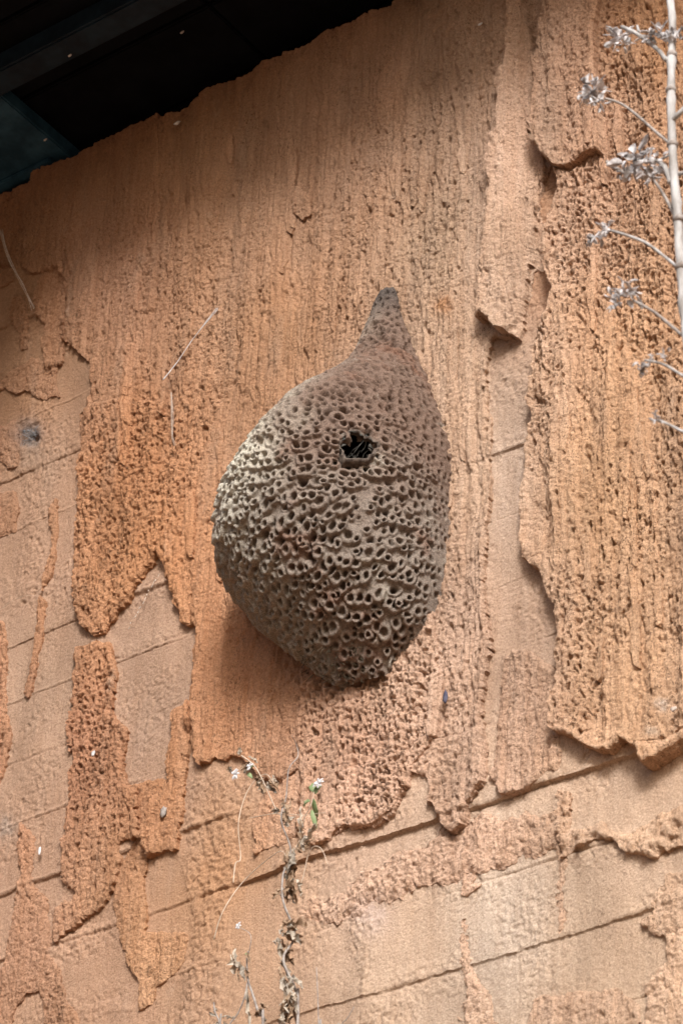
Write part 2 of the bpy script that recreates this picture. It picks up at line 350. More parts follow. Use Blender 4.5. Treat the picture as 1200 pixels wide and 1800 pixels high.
def build_wall(xs, zs, keep_fn, shift, fine):
    nx, nz = len(xs), len(zs)
    X, Z = np.meshgrid(xs, zs, indexing='ij')
    px, py = project(X, 0 * X, Z)
    keep = keep_fn(px, py) & (Z < top_line(X) )
    # ------ relief fields (metres)
    mm = .001
    wob = .9 * vnoise(X * 22, Z * 7, 3) + .4 * vnoise(X * 60, Z * 30, 17)
    brk = sstep(-.35, .25, vnoise(X * 45, Z * 12, 9))
    rib = lambda f, g, sd: 2.2 * np.sqrt(np.abs(vnoise(X * f + wob, Z * g + .3 * wob, sd)) + .01) - 1.25
    ridge = .68 * rib(84, 4.6, 1) + .36 * rib(150, 11, 2) * (.4 + .6 * brk) + .3 * vnoise(X * 250 + wob, Z * 8, 4)
    T = 3.6 * fbm(X * 26 + .4 * wob, Z * 2.4, 27, 5) + .8 * vnoise(X / .012, Z / .012, 29) * .25
    fl = np.floor(T); drip = fl + sstep(.0, .22, T - fl) * (1 - .35 * (T - fl))              # thin layers that run down and end in a lip
    w1, id1 = worley(X / .0062 + .15 * vnoise(X * 130, Z * 130, 8), Z / .0074 + .3 * vnoise(X * 110, Z * 110, 11), 5)
    pore_sel = id1
    pore = sstep(.40, .18, w1)
    w2, id2 = worley(X / .012 + .14 * vnoise(X * 160, Z * 120, 18), Z / .026 + .14 * vnoise(X * 140, Z * 120, 19), 6)
    pore2 = sstep(.24, .10, w2)
    wc, idc = worley(X / .0054 + .3 * vnoise(X * 170, Z * 170, 21), Z / .0066, 15)
    crumb = np.sqrt(np.clip(1 - (wc * 1.12) ** 2, 0, 1)) * (.6 + .55 * idc) - .62
    pmask = sstep(-.28, .34, fbm(X * 7, Z * 3.2, 10, 4))
    for (cx, cy, rx, ry, a) in ((650,1280,120,170,1.0),(230,900,110,180,.55),(1110,150,90,200,.4),(1090,450,110,150,.5),(1060,880,90,250,.25),(170,1330,70,190,.8),
                                (560,560,120,120,-.05),(300,330,340,130,-.8),(600,120,330,110,-.7),(800,400,90,260,-.35),(840,850,28,300,-1.2),(1150,1270,80,80,-.6),(450,1200,90,170,-.7),(1010,750,50,130,-.3),(480,280,200,100,-.4)):
        pmask = pmask + a * np.exp(-((px - cx) / rx) ** 2 - ((py - cy) / ry) ** 2)
    pmask = np.clip(pmask, 0, 1.25)
    pore = pore * sstep(.82, .5, pore_sel + .8 * (1 - pmask)); pore2 = pore2 * sstep(.85, .6, id2 + .75 * (1 - pmask))
    grain = .6 * vnoise(X / .0042, Z / .0046, 12) + .4 * vnoise(X / .0085, Z / .009, 13)
    lumpf = vnoise(X / .016, Z / .015, 14) + .6 * vnoise(X / .008, Z / .008, 15)
    smooth_up = sstep(5.14, 4.86, Z + .10 * fbm(X * 4, Z * 4, 16)) * .25 + .75      # the top of the wall is rubbed smooth
    # ------ course faces
    k = np.floor((Z - V0 + .003 * fbm(X * 6, Z * 0 + 2, 20)) / HC).astype(int)
    off = np.zeros_like(Z)
    r2 = np.random.default_rng(5)
    OFF = {i: r2.uniform(-.0015, .002) for i in range(-20, 40)}
    OFF[2] = .0075; OFF[3] = .0035; OFF[-1] = -.002; OFF[0] = .0005; OFF[1] = 0.0
    for i in np.unique(k): off[k == i] = OFF.get(int(i), 0)
    off = off * np.where(k == 2, .12 + .88 * sstep(-.20, -.08, X), 1)
    zf = (Z - V0 + .003 * fbm(X * 6, Z * 0 + 2, 20)) / HC; dj = (zf - np.round(zf)) * HC
    jn = vnoise(X * 7, np.round(zf) * 3.7, 22)
    groove = -(.0027 * (1 - .45 * sstep(-.15, -.3, X)) * sstep(-.25, .5, jn + .4 * vnoise(X * 30, np.round(zf) * 3.7, 37))) * np.exp(-((dj + .0008 * vnoise(X * 70, Z * 70, 38)) / .0022) ** 2) + .0028 * sstep(.0, .6, vnoise(X * 5, np.round(zf) * 5.3, 23)) * np.exp(-((dj - .004) / .003) ** 2)
    gran = .85 * sstep(-.10, .36, fbm(X * 9, Z * 9, 24, 4))
    rag1 = 1.9 * fbm(px / 34, py / 48, 40, 5) + .35 * vnoise(px / 7, py / 9, 44) + .4 * vnoise(px / 3, py / 3, 45)
    D = []
    swell = np.zeros_like(X)
    for p in PATCHES:
        pp = np.array(p['poly'])
        m = (px > pp[:, 0].min() - 45) & (px < pp[:, 0].max() + 45) & (py > pp[:, 1].min() - 45) & (py < pp[:, 1].max() + 45) & keep
        if not m.any(): D.append(None); continue
        ii = np.nonzero(m.any(1))[0]; jj = np.nonzero(m.any(0))[0]
        sl = (slice(max(ii[0] - 2, 0), ii[-1] + 3), slice(max(jj[0] - 2, 0), jj[-1] + 3))
        d = sdf(px[sl], py[sl], p['poly']) + p['rag'] * rag1[sl]
        D.append((sl, d))
        if p['soft']:
            f = sstep(-8, 16, d); gran[sl] = np.maximum(gran[sl], f * .8 * p['g']); swell[sl] = np.maximum(swell[sl], f * p['t'] * mm)
        else:
            near = np.exp(-np.maximum(-d, 0) / 9.)
            gran[sl] = np.maximum(gran[sl], near * 1.0 * np.clip(.5 + fbm(px[sl] / 40, py[sl] / 40, 47), 0, 1)); swell[sl] = np.maximum(swell[sl], near * .3 * mm * p['t'] * np.clip(.6 + fbm(px[sl] / 25, py[sl] / 25, 48), 0, 1))
    H = .004 * fbm(X * 5, Z * 5, 25, 4) + .0016 * vnoise(X * 40, Z * 9, 26) * .5 + .0012 * fbm(X * 22, Z * 14, 33, 3)
    spall = sstep(.10, .2, fbm(X * 5.5, Z * 7, 28, 5)) * sstep(.03, .0, np.abs(dj) - .012)     # crumbly mortar left along joints
    base = H + swell + off + groove + (.0004 + .0013 * gran) * grain + .0031 * gran * crumb + .0030 * spall * (.6 + .5 * grain) + .0007 * ridge * (.3 + gran)
    base = base - .0035 * pore2 * np.clip(gran, 0, 1)
    base = base - .010 * sstep(9, 4, np.hypot(px - 62, py - 770) + 3 * vnoise(px / 5, py / 5, 143)) - .004 * sstep(26, 12, np.hypot(px - 54, py - 766) + 8 * vnoise(px / 9, py / 9, 144))
    low = H + off * .5 + groove * .12
    low0 = np.minimum(low, base).copy()
    label = np.where(keep, k + 100, -1)
    heights = {}
    for i in np.unique(k): heights[int(i) + 100] = (base, low - .012)
    for n, p in enumerate(PATCHES):
        if p['soft'] or D[n] is None: continue
        sl, d = D[n]
        dd = np.maximum(d, 0)
        prof = 1 - np.exp(-dd / np.clip(p['ramp'] * (1 + 1.5 * fbm(px[sl] / 45, py[sl] / 45, 53)), .6, 30)) * (1.0 if p['soft'] or p['ramp'] > 5 else .45)
        thick = mm * (p['t'] * prof * (1 + .18 * fbm(px[sl] / 60, py[sl] / 60, 50)) + p['curl'] * np.exp(-dd / 16.))
        if p['label'] and 'thin hanging' in p['label']: thick = thick * (1 - .85 * sstep(895, 955, px[sl]))
        lo = low[sl] + thick
        su = smooth_up[sl]; fade = sstep(0, 4, dd) * .3 + .7
        topH = lo + mm * fade * (p['r'] * 1.9 * ridge[sl] * (.3 + .7 * su) * (1.15 - .4 * pmask[sl]) + 3.0 * min(p['r'], 1) * drip[sl] * su
                                 - p['p'] * 1.35 * (.1 + .9 * su) * sstep(1.5, 7, dd) * np.maximum(.55 * pore[sl], 1.3 * pore2[sl])
                                 + p['g'] * (.7 * grain[sl] + 3.0 * crumb[sl]) * (.2 + .8 * su) * (.8 + .3 * pmask[sl]) + p['lump'] * lumpf[sl])
        ins = (d > 0) & keep[sl]
        full = np.zeros_like(X); full[sl] = topH
        fl = np.zeros_like(X); fl[sl] = np.minimum(low0[sl] - .014, topH - .004)
        heights[n + 1000] = (full, fl)
        ls = label[sl]; ls[ins] = n + 1000; label[sl] = ls
        lw = low[sl]; lw[ins] = lo[ins]; low[sl] = lw
        del full, fl
    # ------ cut into pieces
    jx = .0011 * vnoise(X / .006, Z / .006, 70); jz = .0011 * vnoise(X / .006, Z / .006, 71)
    if not fine: jx = jx * 0; jz = jz * 0
    GX = X + jx; GZ = Z + jz
    idx = np.arange(nx * nz).reshape(nx, nz)
    lab = label[:-1, :-1].copy()
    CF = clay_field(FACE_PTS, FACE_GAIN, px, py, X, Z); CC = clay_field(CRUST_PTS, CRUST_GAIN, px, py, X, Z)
    rt = np.random.default_rng(3)
    for (sx, sy, rr, colr, amt) in ((53, 764, 21, (.10, .112, .135), .85), (60, 800, 26, (.20, .17, .145), .35), (655, 1610, 30, (.55, .47, .47), .4), (1180, 1252, 9, (.68, .66, .64), .9), (1163, 1300, 10, (.60, .52, .45), .6), (785, 542, 16, (.50, .22, .07), .55), (12, 1455, 22, (.27, .25, .235), .5)):
        f = amt * np.clip(1.15 * np.exp(-(((px - sx) / rr) ** 2 + ((py - sy) / (rr * 1.05)) ** 2)) * (1 + .9 * fbm(px / 11, py / 11, 141, 3)), 0, 1)[..., None]
        CF = CF * (1 - f) + f * np.array(colr); CC = CC * (1 - f) + f * np.array(colr)
    okc = keep[:-1, :-1] & keep[1:, :-1] & keep[1:, 1:] & keep[:-1, 1:]
    lab[~okc] = -1
    for L in np.unique(lab):
        if L < 0: continue
        c = lab == L
        if c.sum() < 1: continue
        ci, cj = np.nonzero(c)
        q = np.stack([idx[ci, cj], idx[ci + 1, cj], idx[ci + 1, cj + 1], idx[ci, cj + 1]], 1)
        uq, inv = np.unique(q, return_inverse=True); inv = inv.reshape(-1, 4)
        Ht, Hb = heights[int(L)]
        fx, fz = GX.ravel()[uq], GZ.ravel()[uq]
        co = np.stack([fx, -Ht.ravel()[uq] + shift, fz], 1)
        cp = np.pad(c, 1)
        E = []
        for (di, dj2, a, b) in ((0, -1, 0, 1), (1, 0, 1, 2), (0, 1, 2, 3), (-1, 0, 3, 0)):
            bd = ~cp[1 + ci + di, 1 + cj + dj2]
            E.append(np.stack([inv[bd, a], inv[bd, b]], 1))
        E = np.concatenate(E)
        eu, einv = np.unique(E, return_inverse=True); einv = einv.reshape(-1, 2)
        if fine:
            deg = np.bincount(einv.ravel(), minlength=len(eu)).astype(float)
            pos = co[eu]
            for _ in range(2):
                acc = np.zeros_like(pos)
                np.add.at(acc, einv[:, 0], pos[einv[:, 1]]); np.add.at(acc, einv[:, 1], pos[einv[:, 0]])
                nw = .5 * pos + .5 * acc / deg[:, None]
                pos[:, 0] = nw[:, 0]; pos[:, 2] = nw[:, 2]; pos[:, 1] = .6 * pos[:, 1] + .4 * nw[:, 1]
            co[eu] = pos
        n0 = len(co); ne = len(eu)
        topv = co[eu]
        botv = topv.copy(); botv[:, 1] = -Hb.ravel()[uq][eu] + shift
        sk = np.stack([n0 + einv[:, 1], n0 + einv[:, 0], n0 + ne + einv[:, 0], n0 + ne + einv[:, 1]], 1)
        co = np.concatenate([co, topv, botv]); co[:, 2] -= 0
        faces = np.concatenate([inv, sk])
        sm = np.zeros(len(faces), bool); sm[:len(inv)] = True
        cu = np.concatenate([uq, uq[eu], uq[eu]])
        tone = rt.uniform(.93, 1.07) if L >= 1000 else 1.0
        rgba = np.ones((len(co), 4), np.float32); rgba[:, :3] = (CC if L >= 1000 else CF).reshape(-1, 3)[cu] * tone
        if L >= 1000:
            p = PATCHES[L - 1000]
            o = link('crust_flake', clay(quads_mesh('crust_flake', co, faces, sm), rgba), MAT_CRUST, wall)
            if p['label'] and fine: o['label'] = p['label']
        else:
            o = link('earth_course', clay(quads_mesh('earth_course', co, faces, sm), rgba), MAT_FACE, wall)

MARG = 45
def behind_nest(px, py):                     # the wall piece covered by the nest's foot
    return ((px - 672) / 62) ** 2 + ((py - 880) / 190) ** 2 < 1
def in_frame(px, py, m):
    return (px > -m) & (px < 1200 + m) & (py > -m) & (py < 1800 + m)
build_wall(np.arange(-1.04, .86, .0017), np.arange(3.10, 5.21, .0017), lambda a, b: in_frame(a, b, MARG) & ~behind_nest(a, b), 0, True)
build_wall(np.arange(-3.6, 3.2, .014), np.arange(2.2, 5.21, .014), lambda a, b: ~in_frame(a, b, MARG - 20), .0015, False)

def box_bm(bm, x0, x1, y0, y1, z0, z1, bev=0):
    r = bmesh.ops.create_cube(bm, size=1)
    for v in r['verts']:
        v.co = ((x0 + x1) / 2 + v.co.x * (x1 - x0), (y0 + y1) / 2 + v.co.y * (y1 - y0), (z0 + z1) / 2 + v.co.z * (z1 - z0))
    if bev:
        bmesh.ops.bevel(bm, geom=list({e for v in r['verts'] for e in v.link_edges}), offset=bev, segments=2, affect='EDGES')

def bm_obj(name, bm, mat, parent=None, smooth=False):
    me = bpy.data.meshes.new(name); bm.to_mesh(me); bm.free()
    if smooth:
        for f in me.polygons: f.use_smooth = True
    return link(name, me, mat, parent)

b = bmesh.new(); box_bm(b, -3.6, 3.2, .022, .34, 2.15, 5.16)
o = bm_obj('wall_core', b, MAT_FACE, wall); clay(o.data, np.tile((.45, .30, .20, 1), (len(o.data.vertices), 1)))

# ------------------------------------------------------------------ roof
roof = empty('roof_overhang', (0, 0, 5.2))
tag(roof, 'dark underside of a navy painted roof overhang above the top of the wall', 'roof')
XS = -.24                                                            # overhang made deeper left of here, out of view, to shade the wall
for x0, x1, out in ((-3.6, XS - .003, .92), (XS, 3.2, .44)):
    y0 = -out
    while y0 < .48:                                                  # boards of the soffit run along the wall
        b = bmesh.new(); box_bm(b, x0, x1, y0 + .002, y0 + .156, 5.238, 5.262, .003)
        bm_obj('soffit_board', b, MAT_DECK, roof); y0 += .16
    b = bmesh.new(); box_bm(b, x0, x1, -out - .030, -out, 5.215, 5.275, .004)
    bm_obj('fascia', b, MAT_NAVY, roof)
    b = bmesh.new(); box_bm(b, x0, x1, -out - .028, .50, 5.277, 5.30)
    bm_obj('roof_sheet', b, MAT_NAVY, roof)
b = bmesh.new(); box_bm(b, -3.6, 3.2, -.232, -.182, 5.190, 5.236, .004)
bm_obj('purlin', b, MAT_NAVY, roof)
for x0, x1 in ((-1.02, -.645), (1.3, 1.6), (-2.6, -2.3)):
    b = bmesh.new(); box_bm(b, x0, x1, -.178, .48, 5.206, 5.236, .003)
    jo = bm_obj('joist_plate', b, MAT_BLUE, roof)
    b = bmesh.new(); box_bm(b, x0 + .012, x1 - .03, -.014, .006, 5.196, 5.2045, .002)
    bm_obj('edge_strip', b, MAT_BLUE, jo)

# ------------------------------------------------------------------ nest
NEST_XC = [0.0727, 0.0703, 0.0729, 0.0724, 0.0582, 0.0442, 0.0267, 0.0222, 0.0439, 0.0656, 0.0689]
NEST_W = [0.0131, 0.0369, 0.0551, 0.0856, 0.1213, 0.1487, 0.1725, 0.1745, 0.149, 0.108, 0.038]
NEST_D = [0.0082, 0.0256, 0.0484, 0.0997, 0.1655, 0.1982, 0.2043, 0.1913, 0.1555, 0.0896, 0.0094]
NZT, NZB = 4.5654, 3.8789

def nest_material():
    t = NT('nest_shell')
    sep = t.n.new('ShaderNodeSeparateXYZ'); t.l.new(t.tc.outputs['Object'], sep.inputs[0])
    big = t.noise(9, 5, .6)
    left = t.ramp(t.math('ADD', sep.outputs[0], t.math('MULTIPLY', t.math('SUBTRACT', big, .5), .22)), -.10, .06)
    c = t.mix(left, (.60, .59, .52), (.20, .142, .116))            # lichen-grey side, pinkish earth side
    lowm = t.ramp(t.math('ADD', sep.outputs[2], t.math('MULTIPLY', t.math('SUBTRACT', t.noise(14, 4, .6), .5), .25)), .36, .14)
    c = t.mix(t.math('MULTIPLY', lowm, .8), c, (.275, .245, .22))    # greyer towards the lower collars
    rust = t.ramp(t.noise(11, 5, .65), .52, .70)
    c = t.mix(t.math('MULTIPLY', rust, .65), c, (.215, .115, .08))
    lich = t.ramp(t.noise(17, 5, .7), .58, .74)
    c = t.mix(t.math('MULTIPLY', lich, .5), c, (.54, .53, .47))
    tip = t.ramp(sep.outputs[2], .60, .68)
    c = t.mix(t.math('MULTIPLY', tip, .8), c, (.075, .07, .07))
    s = t.noise(600, 3, .75)
    c = t.mix(t.ramp(s, .35, .66), t.mix(.6, c, (.42, .38, .35), 'MULTIPLY'), t.mix(.55, c, (1.6, 1.55, 1.5), 'MULTIPLY'))
    n = t.bump(t.noise(380, 4, .75), .0032)
    return t.done(c, .93, n, .15)
MAT_NEST = nest_material()
MAT_CAV = flat_mat('nest_cavity', (.010, .009, .008), (.030, .026, .022), 120, .9, .1)
MAT_LEDGE = flat_mat('brown_mud_ledge', (.055, .042, .036), (.17, .14, .12), 130, .9, .15, .002)
MAT_COMB = flat_mat('torn_paper_comb', (.015, .015, .014), (.11, .107, .098), 160, .85, .2)

nest = empty('insect_nest', (at(640, 900)[0], 0, NZB))
tag(nest, 'large grey-brown pear-shaped insect nest covered in pits, stuck on the orange wall', 'nest')

def build_nest():
    ns, nf = 540, 450
    s = np.linspace(0, 1, ns)
    def knots(v):
        v = np.interp(s, np.linspace(0, 1, 11), v)
        kern = np.exp(-np.linspace(-2, 2, 45) ** 2); kern /= kern.sum()
        pad = np.concatenate([2 * v[0] - v[1:23][::-1], v, 2 * v[-1] - v[-23:-1][::-1]])
        return np.convolve(pad, kern, 'valid')
    xc, w, d = knots(NEST_XC), np.maximum(knots(NEST_W), .006), np.maximum(knots(NEST_D), .005)
    ph = np.linspace(-.16, math.pi + .16, nf)
    SS, PH = np.meshgrid(s, ph, indexing='ij')
    Bx = xc[:, None] + w[:, None] * np.cos(PH)
    By = -.013 - d[:, None] * np.sin(PH)
    Bz = (NZT + (NZB - NZT) * s)[:, None] + 0 * PH
    B = np.stack([Bx, By, Bz], -1)
    es = np.gradient(B, axis=0); ep = np.gradient(B, axis=1)
    ls = np.linalg.norm(es, axis=-1); lp = np.linalg.norm(ep, axis=-1)
    N = np.cross(es, ep); N /= np.linalg.norm(N, axis=-1, keepdims=True)
    if N[ns // 2, nf // 2, 1] > 0: N = -N
    es /= ls[..., None]; ep /= lp[..., None]
    # arc coordinates for noise
    A = np.cumsum(lp, 1); A = A - A[:, nf // 2:nf // 2 + 1]; Zv = -Bz
    D = -.001 + .005 * fbm(A * 12, Zv * 12, 80, 4) + .0012 * fbm(A * 45, Zv * 45, 84, 3)
    lower = sstep(.42, .62, SS + .05 * fbm(A * 6, Zv * 6, 86))
    px, py = project(Bx, By, Bz)

    def window(i, j, R):
        wi = int(R / max(ls[i, j], 1e-4)) + 2; wj = int(R / max(lp[i, j], 1e-4)) + 2
        return slice(max(i - wi, 0), min(i + wi + 1, ns)), slice(max(j - wj, 0), min(j + wj + 1, nf))
    def poisson(n, spacing):
        pts = []; grid = {}
        area = ls * lp; cdf = np.cumsum(area.ravel()); cdf /= cdf[-1]
        for pick in np.searchsorted(cdf, rng.random(n)):
            i, j = divmod(int(pick), nf)
            p = B[i, j]; sp = spacing(i, j)
            key = tuple((p / .03).astype(int)); ok = True
            for a in (-1, 0, 1):
                for b2 in (-1, 0, 1):
                    for c in (-1, 0, 1):
                        for qq in grid.get((key[0] + a, key[1] + b2, key[2] + c), ()):
                            if np.sum((p - qq) ** 2) < sp * sp: ok = False; break
                        if not ok: break
                    if not ok: break
                if not ok: break
            if ok: grid.setdefault(key, []).append(p); pts.append((i, j))
        return pts
    # overlapping lobed collars, each round a few pits and thicker at its lower lip
    plate = np.zeros_like(Bx); cups = np.zeros_like(Bx)
    for (i, j) in poisson(16000, lambda i, j: .0168):
        lw = lower[i, j]
        if lw < rnd.uniform(.1, .9): continue
        n = rnd.choice((1, 1, 2, 2, 3, 3)); h = rnd.uniform(.005, .0095) * (.45 + .55 * lw)
        sl = window(i, j, .048)
        rel = B[sl] - B[i, j]
        u = (rel * ep[i, j]).sum(-1); v = (rel * es[i, j]).sum(-1)
        u = u + .0020 * vnoise(u * 95 + i, v * 95 + j, 88) + .001 * vnoise(u * 300 + i, v * 300 + j, 86); v = v + .0020 * vnoise(u * 95 + j, v * 95 + i, 87)
        rn = np.full(u.shape, 9.); tilt = rnd.uniform(-.5, .5)
        for q in range(n):
            Rk = rnd.choice((.0030, .0036, .0041, .0047, .0054)); uo = (q - (n - 1) / 2) * rnd.uniform(.0094, .0126); vo = uo * tilt + rnd.gauss(0, .0034)
            rn = np.minimum(rn, np.sqrt((u - uo) ** 2 + ((v - vo) / rnd.uniform(.9, 1.25)) ** 2) / Rk)
        prof = h * sstep(2.5, 1.55, rn) * (.30 + .70 * np.clip((v / .011 + 1) / 2, 0, 1)) + 3e-5 * (rn < 1.75)
        cup = rnd.uniform(.008, .013) * sstep(1.14, .55, rn)
        top = prof > plate[sl]
        plate[sl] = np.where(top, prof, plate[sl]); cups[sl] = np.where(top, cup, cups[sl])
    D += plate
    # pits
    vary = fbm(A * 16, Zv * 16, 95, 3)
    holes = np.zeros_like(Bx); rims = np.zeros_like(Bx)
    for (i, j) in poisson(22000, lambda i, j: (.0108 + .0004 * lower[i, j]) * rng.uniform(.92, 1.25)):
        lw = lower[i, j]
        if plate[i, j] > 2e-5: continue
        R = rnd.choice((.0036, .0044, .0050, .0057, .0066)) * (1.06 - .12 * lw)
        if SS[i, j] < .10: R *= .75
        R *= 1 + .28 * float(vary[i, j])
        big = rnd.random() < .05
        if big: R *= 1.35
        dep = R * rnd.uniform(1.5, 2.5) * (1 + .12 * lw)
        sl = window(i, j, R * 3)
        rel = B[sl] - B[i, j]
        u = (rel * ep[i, j]).sum(-1); v = (rel * es[i, j]).sum(-1)
        st = rnd.uniform(.8, 1.25); r = np.sqrt((u * st) ** 2 + (v / st) ** 2) * (1 + .12 * vnoise(u * 350 + i, v * 350 + j, 89))
        holes[sl] = np.maximum(holes[sl], dep * (.42 * np.clip(1 - (r / (R * 1.45)) ** 2, 0, 1) + .58 * sstep(R * .95, R * .30, r)))
        asym = 1 + (.3 + .6 * lw) * np.clip(v / (R * 1.4), -1, 1)
        rims[sl] = np.maximum(rims[sl], (.0009 + .0014 * lw) * np.exp(-((r - R * 1.3) / (R * .38)) ** 2) * asym)
    edge = sstep(-.1, .45, np.sin(np.clip(PH, 0, math.pi)))
    rims *= edge; holes *= .4 + .6 * edge; cups *= .4 + .6 * edge; holes *= sstep(.0008, .0002, plate); rims *= sstep(.0030, .0008, plate); D -= plate * (1 - edge)
    D += rims * np.clip(1 + 1.3 * vary, .25, 1.8) - holes - cups
    D += .0006 * vnoise(A / .004, Zv / .004, 90)
    # opening
    hole = [(601,792),(598,784),(606,776),(616,779),(619,772),(614,760),(618,755),(630,762),(634,772),(640,768),(643,758),(650,762),(652,775),(655,786),(651,800),(645,813),(625,815),(606,814),(599,806)]
    hole = [(627 + (a - 627) * 1.12, 790 + (b2 - 790) * 1.15) for a, b2 in hole]
    hm = sdf(px, py, hole) + .8 * vnoise(px / 5, py / 5, 91)
    hm = np.where(np.abs(px - 626) < 60, hm, -99)
    D = np.where(hm > -2, D * .4, D) - .007 * sstep(-2.0, 1.5, hm)
    # lichen tear right of the opening, groove above it
    D = np.where(np.abs(SS - .5) < .5, D, D)
    Pn = B + N * (D * np.clip(np.minimum(SS / .02, 1), .2, 1))[..., None]
    idx = np.arange(ns * nf).reshape(ns, nf)
    q = np.stack([idx[:-1, :-1], idx[1:, :-1], idx[1:, 1:], idx[:-1, 1:]], -1).reshape(-1, 4)
    fn = np.cross(Pn[ns // 2 + 1, nf // 2] - Pn[ns // 2, nf // 2], Pn[ns // 2, nf // 2 + 1] - Pn[ns // 2, nf // 2])
    if fn[1] > 0: q = q[:, ::-1]
    co = Pn.reshape(-1, 3).copy()
    org = np.array([nest.location.x, 0, NZB])
    hv = (hm > .6).ravel()
    inh = hv[q].all(1)
    def sub(qq, name, mat):
        uq, inv = np.unique(qq, return_inverse=True)
        o = link(name, quads_mesh(name, co[uq] - org, inv.reshape(-1, 4), True), mat)
        o.parent = nest
        return o
    shell = sub(q[~inh], 'shell', MAT_NEST)
    # dark hollow behind the opening
    m = (px - 627) ** 2 + (py - 790) ** 2 + 1e4 * (N @ FWD > 0)
    ci = np.unravel_index(np.argmin(m), m.shape); nv = Vector(N[ci]); cc = Vector(B[ci]) - nv * .036 - Vector(org)
    bm = bmesh.new(); bmesh.ops.create_uvsphere(bm, u_segments=28, v_segments=18, radius=.044)
    bmesh.ops.delete(bm, geom=[f for f in bm.faces if f.calc_center_median().normalized().dot(nv) > .72], context='FACES')
    for v in bm.verts: v.co = v.co * (1 + .05 * math.sin(v.co.x * 300) * math.sin(v.co.z * 260)) + cc
    bmesh.ops.reverse_faces(bm, faces=bm.faces)
    me = bpy.data.meshes.new('entrance_cavity'); bm.to_mesh(me); bm.free()
    co2 = link('entrance_cavity', me, MAT_CAV); co2.parent = nest
    return B, N, px, py
NB, NN, NPX, NPY = build_nest()
def nest_point(x, y):
    m = (NPX - x) ** 2 + (NPY - y) ** 2 + 1e4 * (NN @ FWD > 0)
    i = np.unravel_index(np.argmin(m), m.shape)
    return NB[i], NN[i]

def strip_bm(bm, pts, widths, side, thick=.0006):
    """thin bent ribbon with thickness"""
    rows = []
    for k, p in enumerate(pts):
        a = Vector(p); sd2 = Vector(side[k]) if isinstance(side, list) else Vector(side)
        t = (Vector(pts[min(k + 1, len(pts) - 1)]) - Vector(pts[max(k - 1, 0)])).normalized()
        nrm = t.cross(sd2).normalized() * thick
        w = sd2.normalized() * widths[k]
        rows.append([bm.verts.new(a - w + nrm), bm.verts.new(a + w + nrm), bm.verts.new(a + w - nrm), bm.verts.new(a - w - nrm)])
    for r0, r1 in zip(rows[:-1], rows[1:]):
        for k in range(4):
            bm.faces.new((r0[k], r0[(k + 1) % 4], r1[(k + 1) % 4], r1[k]))
    bm.faces.new(rows[0][::-1]); bm.faces.new(rows[-1])

# torn comb inside the opening
b = bmesh.new()
for k in range(13):
    x = rnd.uniform(604, 648); y0 = rnd.uniform(786, 812)
    p, n = nest_point(x, y0)
    p = p - n * rnd.uniform(.012, .032)
    L = rnd.uniform(.014, .034)
    dirv = np.array([rnd.uniform(-1.1, 1.1), rnd.uniform(-.3, .3), rnd.uniform(.2, 1.0)]); pts = [tuple(p + dirv * L * t + rng.normal(0, .0012, 3)) for t in (0, .35, .7, 1)]
    strip_bm(b, pts, [rnd.uniform(.0003, .0011) for _ in range(3)] + [.0004], (1, .3, rnd.uniform(-.3, .3)), .0003)
for k in range(9):
    x = rnd.uniform(603, 648); y0 = rnd.uniform(798, 812)
    p, n = nest_point(x, y0); p = p - n * rnd.uniform(.002, .016)
    pts = [tuple(p + np.array([t, 0, 0]) * .016 + rng.normal(0, .0022, 3)) for t in (-.5, -.15, .2, .5)]
    strip_bm(b, pts, [.0005, .001, .0009, .0004], (0, .4, 1), .0003)
for k in range(15):                                                  # jagged torn rim round the opening
    a_ = math.pi * (k / 14 * 1.5 - .25); x, y0 = 626 + 31 * math.cos(a_), 790 - 33 * math.sin(a_)
    p, n = nest_point(x, y0); q2, _ = nest_point(626 + 22 * math.cos(a_), 790 - 24 * math.sin(a_))
    inn = (q2 - p) / (np.linalg.norm(q2 - p) + 1e-6)
    tip = p + inn * rnd.uniform(.002, .010) + n * rnd.uniform(.001, .007)
    strip_bm(b, [tuple(p - n * .006), tuple((p + tip) / 2 - n * .001), tuple(tip)], [.005, rnd.uniform(.002, .0045), .0008], tuple(np.cross(n, inn)), .0006)
o = bm_obj('torn_comb', b, MAT_COMB); o.parent = nest; o.matrix_parent_inverse = Matrix.Translation(-nest.location)
# short ragged collar that stands out round the opening
b = bmesh.new(); rows = []; NS = 44
_, nc = nest_point(627, 792)
for k in range(NS):
    a_ = 2 * math.pi * k / NS; ca, sa = math.cos(a_), math.sin(a_)
    lowf = sstep(.15, .75, -sa)                                      # a mud shelf along the bottom, torn shreds above
    rg = 1 + .12 * math.sin(3 * a_ + 1.2) + .07 * math.sin(5 * a_ + .4) + .05 * math.sin(11 * a_)
    h = .0115 * lowf + (1 - lowf) * max(.0005, .006 * math.sin(k * 2.7) * math.cos(k * 1.3 + 1) + .0015)
    yb = -min(-sa * rg, .80) if sa < 0 else sa * rg
    p0, _n = nest_point(627 + 36 * ca * rg, 790 - 36 * yb - 3 * lowf * -1); p1, _n = nest_point(627 + 32 * ca * rg, 790 - 31 * yb); p2, _n = nest_point(627 + 29 * ca * rg, 790 - 28 * yb)
    rows.append([b.verts.new(p0 - nc * .004), b.verts.new((p0 + p1) / 2 + nc * h * .55), b.verts.new(p1 + nc * h), b.verts.new(p2 + nc * (h - .0012)), b.verts.new(p2 + nc * h * .3), b.verts.new(p2 - nc * .006)])
for k in range(NS):
    r0, r1 = rows[k], rows[(k + 1) % NS]
    for q in range(5): b.faces.new((r0[q], r0[q + 1], r1[q + 1], r1[q]))
bmesh.ops.recalc_face_normals(b, faces=b.faces)
